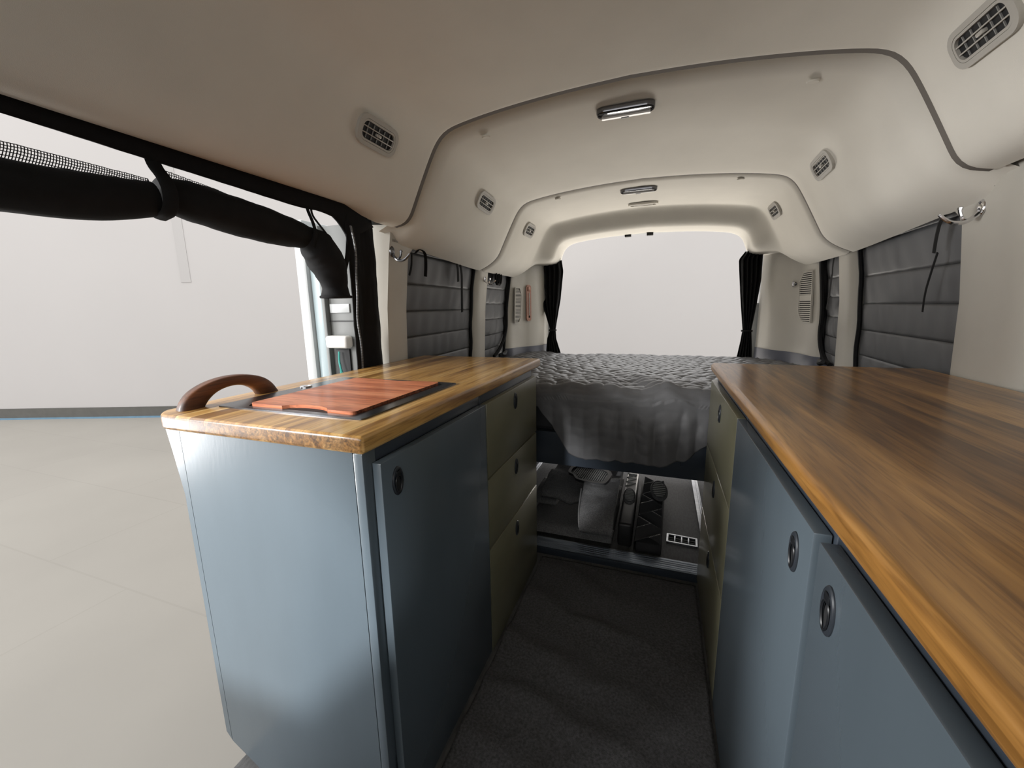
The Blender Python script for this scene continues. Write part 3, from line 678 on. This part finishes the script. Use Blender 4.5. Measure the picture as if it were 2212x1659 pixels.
P = chaikin([(XC-(w_half(z)+.008), y, z) for y, z in ((2.74, 1.34), (2.75, 1.25), (2.735, 1.1), (2.745, 1.0), (2.745, .95), (2.70, .87), (2.60, .80), (2.52, .775))], 2)
MB().tube(P, .011, 6).build('drawcord', m_cloth, c)
cl = MB()
for k in range(6):
    a = k*1.05; cl.tube([(XC-.868-.006*k % .02, 2.475+.03*cos(a+t)+.01*k, 1.285+.045*sin(a+t*1.0)) for t in [2*pi*i/10 for i in range(11)]], .006, 5)
cl.build('coiled_strap', m_cloth, c)
MB().tube([(XC-.875, 2.62, .80), (XC-.87, 2.56, .785), (XC-.868, 2.52, .79)], [.008, .016, .010], 8).build('cord_toggle', m_blackp, c)
c = cover('r', 1.53, 2.205, 1.37, 'wide grey quilted window cover above the dark worktop on the right wall', R1)
strap(c, 'r', [(1.60, 1.345, .012), (1.60, 1.33, -.012), (1.615, 1.28, -.016), (1.625, 1.235, -.016)], .013)
strap(c, 'r', [(1.615, 1.235, -.012), (1.64, 1.18, -.014), (1.665, 1.12, -.016), (1.67, 1.06, -.016)], .006)
strap(c, 'r', [(2.02, 1.350, .0), (2.08, 1.358, -.02), (2.16, 1.350, -.025), (2.25, 1.338, -.020), (2.30, 1.335, -.012)], .011)
c = cover('r', 2.375, 2.612, 1.37, 'narrow grey quilted window cover at the right rear corner by the bed', R2)
P = chaikin([(XC+(w_half(z)+.006), y, z) for y, z in ((2.42, 1.365), (2.55, 1.355), (2.615, 1.33), (2.61, 1.15), (2.60, 1.02), (2.62, .93), (2.59, .855), (2.53, .80), (2.45, .785))], 2)
MB().tube(P, .012, 6).build('drawcord', m_cloth, c)
strap(c, 'r', [(2.44, 1.345, .012), (2.44, 1.28, -.004), (2.45, 1.22, -.004)], .010)
strap(c, 'r', [(2.455, 1.225, -.004), (2.475, 1.15, -.006), (2.51, 1.06, -.006)], .012)
MB().tube([(XC+.90, 2.53, .80), (XC+.895, 2.49, .79), (XC+.892, 2.45, .80)], [.008, .016, .010], 8).build('cord_toggle', m_blackp, c)

# ================================================================== HOOKS
def hook(side, y, z, label, m, k=1.0, off=.001, rot=0):
    M_ = wallM(side, y, z, off)@Matrix.Rotation(rot, 4, 'Z')
    r = thing('coat_hook', M_.translation, label, 'hook', 'double coat hooks')
    MB(M_).loops([[(u, v, h) for u, v in ell(.014*k*f, .021*k*f, 24)] for f, h in ((1, 0), (1, .002), (.85, .0045), (.4, .006))]).build('backplate', m, r)
    for v in (.009*k, -.006*k): MB(M_).loops([[(u, v+w, h) for u, w in ell(.003*k*f, .003*k*f, 10)] for f, h in ((1, .004), (1, .007), (.6, .008))]).build('screw', m_chromed, r)
    P = chaikin([(0, -.014*k, .004), (0, -.024*k, .012*k), (0, -.036*k, .030*k), (0, -.034*k, .055*k), (0, -.018*k, .075*k), (0, -.012*k, .080*k)], 3)
    MB(M_).tube(P, [lerp(.0062, .0038, i/(len(P)-1))*k for i in range(len(P))], 8).build('long_arm', m, r)
    P = chaikin([(0, -.030*k, .022*k), (0, -.026*k, .034*k), (0, -.010*k, .040*k), (0, -.004*k, .041*k)], 2)
    a = MB(M_).tube(P, .0042*k, 8); a.tube([(0, -.004*k, .041*k), (0, .001*k, .041*k), (0, .004*k, .041*k)], [.006*k, .0065*k, .003*k], 8); a.build('short_arm', m, r)
    return r
hook('l', 1.395, 1.315, 'dark metal coat hook on the left pillar next to the side door', m_chromed)
hook('l', 2.30, 1.265, 'small chrome coat hook on the left pillar between the two window covers', m_chrome, .9)
hook('r', 1.455, 1.330, 'chrome double coat hook on the right pillar above the dark worktop', m_chrome, 1.05)
# ring hook on right quarter panel
qM = wallM('r', 2.90, 1.205, .044)
rk = thing('ring_hook', qM.translation, 'small chrome ring hook on the right rear corner panel', 'hook')
MB(qM).tube([(.013*cos(t), .016*sin(t), .006) for t in [2*pi*i/24 for i in range(25)]], .0032, 8, caps=False).build('ring', m_chrome, rk)
MB(qM).loops([[(u, v, h) for u, v in ell(.008*f, .009*f, 20)] for f, h in ((1, -.012), (1, .004), (.7, .008))]).build('boss', m_chromed, rk)

# ================================================================== HEADLINER VENTS, LIGHTS
def vent(side, y, u, z, label):
    s = -1 if side == 'l' else 1
    A, B = Vector((s*.665, 0, 1.605)), Vector((s*.735, 0, 1.468)); t = (B-A).normalized()
    Z = Vector((-s*abs(t.z), 0, -abs(t.x))).normalized(); X = Vector((0, 1, (zdrop(y+.06)-zdrop(y-.06))/.12)); X = (X-Z*X.dot(Z)*0).normalized(); Z = (Z-X*Z.dot(X)).normalized(); Y = Z.cross(X)
    m = Matrix((X, Y, Z)).transposed().to_4x4(); m.translation = Vector((XC+s*u, y, z))+Z*.0052
    r = thing('air_vent', m.translation, label, 'vent', 'headliner air vents')
    w, h = .168, .078
    MB(m).ring(rrect(w, h, .030, 6), rrect(w-.022, h-.022, .022, 6), -.02, .004).build('outer_bezel', m_ventm, r)
    MB(m).ring(rrect(w-.0235, h-.0235, .021, 6), rrect(w-.034, h-.034, .016, 6), -.0075, .0035).build('inner_bezel', m_ventm, r)
    MB(m).prism(rrect(w-.030, h-.030, .018, 6), -.0045, -.0030, 'z').build('duct', m_dark, r)
    for v in (-.0078, .0078): MB(m).box(-(w-.036)/2, (w-.036)/2, v-.0014, v+.0014, -.0032, .003, .0006).build('slat', m_ventm, r)
    for u_ in (-.045, -.022, .001, .024, .047): MB(m).box(u_-.0009, u_+.0009, -(h-.038)/2, (h-.038)/2, -.0032, -.0005).build('vane', m_recess, r)
    MB(m).box(-.009, .009, -.004, .004, -.006, .0065, .0025).build('louver_tab', m_ventm, r)
    return r
def usl(z, dz): return interp(-(z-dz), [(-1.65, .638), (-1.605, .665), (-1.538, .70), (-1.468, .735)])
for side, y, z, lab in (('l', 1.075, 1.585, 'air vent in the headliner nearest the open side door'), ('l', 1.84, 1.57, 'air vent above the left window cover, in the middle headliner panel'), ('l', 2.50, 1.555, 'small looking air vent at the left rear of the headliner'),
                        ('r', 1.14, 1.598, 'large looking air vent at the top right, cut by the picture edge'), ('r', 1.93, 1.595, 'air vent above the right window cover, in the middle headliner panel'), ('r', 2.62, 1.575, 'small looking air vent at the right rear of the headliner')):
    vent(side, y, usl(z, zdrop(y)), z, lab)
def dome(y, z, label, w=.185, h=.062):
    m = Matrix.Translation((-.142, y, z))@Matrix.Rotation(pi, 4, 'X')
    r = thing('dome_light', m.translation, label, 'light', 'headliner dome lights')
    o_ = rrect(w, h, .028, 8); 
    L = [[(u*f, v*g, hh) for u, v in o_] for f, g, hh in ((1, 1, -.004), (1, 1, .006), (.985, .95, .011), (.955, .86, .013), (.93, .80, .009), (.93, .80, -.002))]
    MB(m).loops(L, caps=False).build('bezel', m_chromed, r)
    MB(m).loops([[(u*f, v*g, hh) for u, v in o_] for f, g, hh in ((.925, .79, -.002), (.925, .79, .006), (.88, .66, .009), (.5, .3, .010))]).build('lens', m_lens, r)
    MB(m).prism([(lerp(-.078, .078, k/10), -.030+.006*sin(pi*k/10)*0-.0) for k in range(11)]+[(lerp(.078, -.078, k/10), -.0185) for k in range(11)], .004, .0145, 'z').build('lit_edge', m_whitep, r)
    MB(m).box(-.016, .010, -.0335, -.026, .004, .0165, .002).build('switch', m_grey, r)
    return r
dome(1.515, 1.727, 'smoked dome light in the middle headliner panel, the larger looking one')
dome(2.375, 1.692, 'smoked dome light in the rear headliner panel, nearer the back doors')
gm = Matrix.Translation((-.132, 2.70, 1.690))@Matrix.Rotation(pi, 4, 'X')
gl = thing('pull_cup', gm.translation, 'beige oval pull cup in the headliner above the back doors', 'handle')
MB(gm).ring(rrect(.17, .06, .026, 8), rrect(.146, .038, .018, 8), -.003, .009).build('rim', m_head, gl)
MB(gm).prism(rrect(.15, .042, .019, 8), .0, .003, 'z').build('cup', m_head, gl)
MB(gm).box(-.055, .055, -.008, -.004, .003, .0075, .0015).build('lip', m_whitep, gl)

# ================================================================== GRILLES, THERMOMETER
def qplan(s, y, z):
    plan = [(2.66, .882), (2.80, .872), (2.86, .8655), (2.93, .838), (2.98, .804), (3.06, .768), (3.14, .746), (3.21, .735)]
    return XC+s*(interp(y, plan)+(w_half(z)-.885)*.9*(1-smooth01((y-2.6)/.5)))
def grille(side, y0, y1, z0, z1, label):
    s = -1 if side == 'l' else 1
    a = Vector((qplan(s, y0, 1.1), y0, 0)); b_ = Vector((qplan(s, y1, 1.1), y1, 0)); t = (b_-a).normalized()
    ym = (y0+y1)/2; zc = (z0+z1)/2
    X = t if s < 0 else -t; Y = Vector((qplan(s, ym, z1)-qplan(s, ym, z0), 0, z1-z0)); Y = (Y-X*Y.dot(X)).normalized(); Z = X.cross(Y)
    m = Matrix((X, Y, Z)).transposed().to_4x4(); m.translation = Vector(((qplan(s, y0, zc)+qplan(s, y1, zc))/2, ym, zc))+Z*(.012 if s < 0 else .008)
    w, h = (b_-a).length, z1-z0
    r = thing('speaker_grille', m.translation, label, 'grille', 'rear corner grilles')
    fr = 1 if s < 0 else -1                                     # clipped corners towards the rear
    def outl(w, h, c):
        P = [(-w/2*fr, -h/2), (w/2*fr*.35, -h/2), (w/2*fr, -h/2+c), (w/2*fr, h/2-c), (w/2*fr*.35, h/2), (-w/2*fr, h/2)]
        return P
    MB(m).ring(outl(w, h, .05), outl(w-.010, h-.010, .048), -.006, .004).build('frame', m_trim, r)
    MB(m).prism(outl(w-.009, h-.009, .048), -.005, -.003, 'z').build('backing', m_dark, r)
    n = 24; sl_ = MB(m)
    for k in range(n):
        v = -h/2+.012+k*(h-.024)/(n-1); d = max(0, abs(v)-(h/2-.05)); ww = w-.010-d*1.0
        if s > 0 and n//2-2 <= k <= n//2: continue
        c_ = -fr*(w-.010-ww)/2; sl_.box(c_-ww/2, c_+ww/2, v-.0028, v+.0028, -.003, .0025)
    if s > 0: sl_.box(-(w-.012)/2, (w-.012)/2, -.020, .012, -.003, .0025)
    sl_.build('slats', m_trim, r, kind='stuff')
grille('l', 2.80, 2.885, .985, 1.235, 'slatted grille on the left rear corner panel beside the thermometer')
grille('r', 2.70, 2.85, .985, 1.265, 'slatted grille on the right rear corner panel beside the ring hook')
a = Vector((qplan(-1, 2.955, 1.1), 2.955, 0)); t = (Vector((qplan(-1, 3.01, 1.1), 3.01, 0))-Vector((qplan(-1, 2.91, 1.1), 2.91, 0))).normalized()
X = t; Y = Vector((0, 0, 1)); Z = X.cross(Y); m = Matrix((X, Y, Z)).transposed().to_4x4(); m.translation = a+Vector((0, 0, 1.125))+Z*.010
th = thing('thermometer', m.translation, 'copper coloured wall thermometer hanging on the left rear corner panel', 'thermometer')
MB(m).prism(rrect(.046, .265, .022, 8), -.004, .004, 'z').build('plate', m_copper, th)
MB(m).tube([(.004, -.09, .006), (.004, .075, .006)], .0024, 8).build('glass_tube', m_whitep, th)
MB(m).tube([(.004, -.108, .006), (.004, -.100, .006), (.004, -.092, .006)], [.003, .0055, .003], 8).build('bulb', m_dark, th)
tk = MB(m)
for k in range(22):
    v = -.085+k*.0075
    for x0_, x1_ in ((-.018, -.004), (.010, .018)): tk.box(x0_, x1_, v-.0008, v+.0008, .004, .0048)
tk.build('scale_marks', m_sbase, th, kind='stuff')
MB(m).box(-.014, .014, .085, .118, .004, .007, .002).build('top_badge', m_copper, th)

# ================================================================== REAR CURTAINS
def curtain(s, label, prof_in, prof_out, zt_, zb_):
    r = thing('curtain', (XC+s*.64, 3.16, zb_), label, 'curtain', 'tied back rear curtains')
    def fn(a, b_):
        z = lerp(zt_, zb_, b_); xi = interp(-z, [(-zz, x) for zz, x in prof_in]); xo = interp(-z, [(-zz, x) for zz, x in prof_out])
        w = abs(xo-xi); x = lerp(xi, xo, a)
        y = 3.135+.018*sin(a*2*pi*5+.6*sin(b_*5))*min(1, w/.11)+.006*fbm(a*4, b_*5, s)
        return (x, y, z)
    MB().grid(fn, 60, 50).build('cloth', m_cloth, r, fix=False, solid=.003, smooth=80)
    zi = .915; x0_ = interp(-zi, [(-zz, x) for zz, x in prof_in]); x1_ = interp(-zi, [(-zz, x) for zz, x in prof_out])
    xm = (x0_+x1_)/2; hw = abs(x1_-x0_)/2+.004
    MB().tube([(xm+hw*cos(t), 3.135+.024*sin(t), zi) for t in [2*pi*i/20 for i in range(21)]], .007, 6, caps=False).build('tie_band', m_cloth, r)
    return r
curtain(-1, 'black curtain tied back at the left of the rear opening', [(1.43, -.725), (1.36, -.715), (1.15, -.735), (.92, -.772), (.85, -.765), (.70, -.715)], [(1.43, -.90), (1.25, -.895), (1.10, -.87), (.92, -.813), (.85, -.835), (.70, -.845)], 1.44, .72)
curtain(1, 'black curtain tied back at the right of the rear opening', [(1.43, .50), (1.38, .466), (1.15, .493), (.92, .522), (.85, .515), (.70, .495)], [(1.43, .60), (1.25, .605), (1.10, .592), (.92, .572), (.85, .580), (.70, .592)], 1.43, .72)

# ================================================================== SIDE DOOR INSECT SCREEN
bs = thing('insect_screen', (-.96, .75, .89), 'black insect screen rolled up and strapped along the top of the open side door', 'insect screen')
up = [(-.10, 1.443), (.388, 1.443), (.497, 1.444), (.647, 1.443), (.87, 1.441), (1.028, 1.443), (1.123, 1.439), (1.19, 1.405), (1.245, 1.365)]
lo = [(-.10, 1.410), (.382, 1.402), (.569, 1.394), (.593, 1.394), (.862, 1.383), (.951, 1.380), (1.02, 1.386), (1.085, 1.376), (1.125, 1.32)]
U = resample(chaikin(up, 1), 60); Lw = resample(chaikin(lo, 1), 60)
def val(a, b_):
    p = U[int(round(a*59))]; q = Lw[int(round(a*59))]
    return (-.958-.010*b_+.003*fbm(a*30, b_*3, 1), lerp(p[0], q[0], b_), lerp(p[1]+.012, q[1], b_))
MB().grid(val, 60, 6).build('valance', m_cloth, bs, fix=False, solid=.006, smooth=80)
# hanging side curtain with folds
sidel = [(1.365, 1.112), (1.25, 1.118), (1.10, 1.116), (1.0, 1.113), (.80, 1.105)]; sider = [(1.40, 1.245), (1.27, 1.254), (1.1, 1.252), (1.04, 1.256), (.80, 1.262)]
def flapk(z): return 1+.078*smooth01((1.34-z)/.36)
def sc(a, b_):
    z = lerp(1.40, .80, b_); y0_ = interp(-z, [(-zz, v) for zz, v in sidel]); y1_ = interp(-z, [(-zz, v) for zz, v in sider])
    y = lerp(y0_, y1_, a); y += .0
    k = flapk(z); x = -.966*k+.010*sin(a*9+b_*1.5)*(.3+.7*b_)+.004*fbm(a*5, b_*6, 3)
    return (x, y*k, CAM_Z+(z-CAM_Z)*k)
MB().grid(sc, 40, 40).build('side_flap', m_cloth, bs, fix=False, solid=.004, smooth=80)
zp = [(-.951*flapk(z)+.002*sin(z*40), flapk(z)*(interp(-z, [(-zz, v) for zz, v in sidel])+.012+.006*sin(z*16)), CAM_Z+(z-CAM_Z)*flapk(z)) for z in [lerp(1.36, .80, i/40) for i in range(41)]]
MB().tube(zp, .0022, 5).build('zip_tape', m_cloth, bs)
tz = MB()
for k in range(150):
    t = k/149*40; i = min(39, int(t)); f = t-i; p = [lerp(zp[i][j], zp[i+1][j], f) for j in range(3)]
    tz.box(p[0]-.001, p[0]+.003, p[1]-.0032, p[1]+.0032, p[2]-.0009, p[2]+.0009)
tz.build('zip_teeth', m_zip, bs, kind='stuff')
# rolls
def roll(name, path, rad, seed):
    P = resample(chaikin(path, 2), 44); R_ = [r_[0] for r_ in resample(chaikin([(r_, 0.0) if not isinstance(r_, tuple) else r_ for r_ in rad], 1), 44)] if False else [interp(i/43, rad) for i in range(44)]
    L = []; ref = Vector((1, 0, 0))
    for i, p in enumerate(P):
        p = Vector(p); t = (Vector(P[min(43, i+1)])-Vector(P[max(0, i-1)])).normalized(); a = t.cross(ref).normalized(); b_ = a.cross(t)
        ring = []
        for k in range(28):
            th_ = 2*pi*k/28; rr = R_[i]*(1+.06*fbm(cos(th_)*1.2, sin(th_)*1.2, i*.12+seed)+.035*sin(3*th_+i*.22+seed))
            ring.append(p+(a*sin(th_)+b_*cos(th_))*rr)
        L.append(ring)
    return MB().loops(L).build(name, m_cloth, bs, smooth=80)
roll('rolled_screen', [(-.985, -.10, 1.295), (-.985, .15, 1.295), (-.985, .40, 1.297), (-.985, .50, 1.308), (-.985, .585, 1.323)], [(0, .043), (.55, .043), (.85, .040), (1, .033)], 1)
roll('rolled_screen', [(-.985, .60, 1.336), (-.985, .66, 1.335), (-.985, .75, 1.326), (-.985, .86, 1.314), (-.985, .945, 1.309), (-.985, .975, 1.306)], [(0, .032), (.18, .042), (.5, .046), (.85, .040), (1, .032)], 5)
roll('rolled_screen', [(-.98, .965, 1.312), (-.98, 1.00, 1.288), (-.98, 1.035, 1.25), (-.98, 1.055, 1.205), (-.98, 1.062, 1.165), (-.98, 1.064, 1.135)], [(0, .030), (.2, .050), (.45, .054), (.7, .046), (.85, .038), (1, .044)], 9)
# zip hem on the lowest roll
MB().tube([(-.98+.045*cos(t), 1.064+.045*sin(t), 1.137) for t in [2*pi*i/26 for i in range(27)]], .0045, 6, caps=False).build('rolled_hem', m_cloth, bs)
# straps
def sstrap(path, w, fl_): MB().tube(chaikin(path, 2), w, 8, flat=fl_, up=(0, 1, 0)).build('hanging_strap', m_cloth, bs)
sstrap([(-.968, .585, 1.41), (-.972, .592, 1.385), (-.95, .594, 1.36), (-.938, .594, 1.33), (-.95, .594, 1.295), (-.985, .594, 1.288)], .014, .3)
sstrap([(-.966, .965, 1.40), (-.968, .972, 1.375), (-.95, .968, 1.345), (-.940, .966, 1.31), (-.952, .964, 1.275)], .006, .4)
sstrap([(-.966, .985, 1.40), (-.97, .985, 1.37), (-.955, .999, 1.34), (-.95, 1.015, 1.32)], .004, .5)
sstrap([(-.966, 1.128, 1.34), (-.968, 1.125, 1.30), (-.97, 1.118, 1.26), (-.972, 1.10, 1.215)], .010, .4)
# gathered netting showing along the top of the rolls
def net(y0, y1, za, zb_, n, m_, nm='netting'):
    nb = MB()
    def pt(a, b_): return (-.985+.012*sin(b_*2.2), lerp(y0, y1, a), lerp(za(a), zb_(a), b_)+.0015*fbm(a*20, b_*3, 2))
    for j in range(m_+1): nb.tube([pt(i/40, j/m_) for i in range(41)], .0008, 3, caps=False)
    for i in range(n+1): nb.tube([pt(min(1, max(0, i/n+.012*(j/m_-.5))), j/m_) for j in range(m_+1)], .0008, 3, caps=False)
    nb.build(nm, m_net, bs, kind='stuff', smooth=0)
net(.10, .578, lambda a: 1.326+.010*a, lambda a: lerp(1.356, 1.358, a)+.004*sin(a*3), 127, 6)
net(.605, .72, lambda a: 1.365, lambda a: lerp(1.384, 1.372, a), 26, 3)
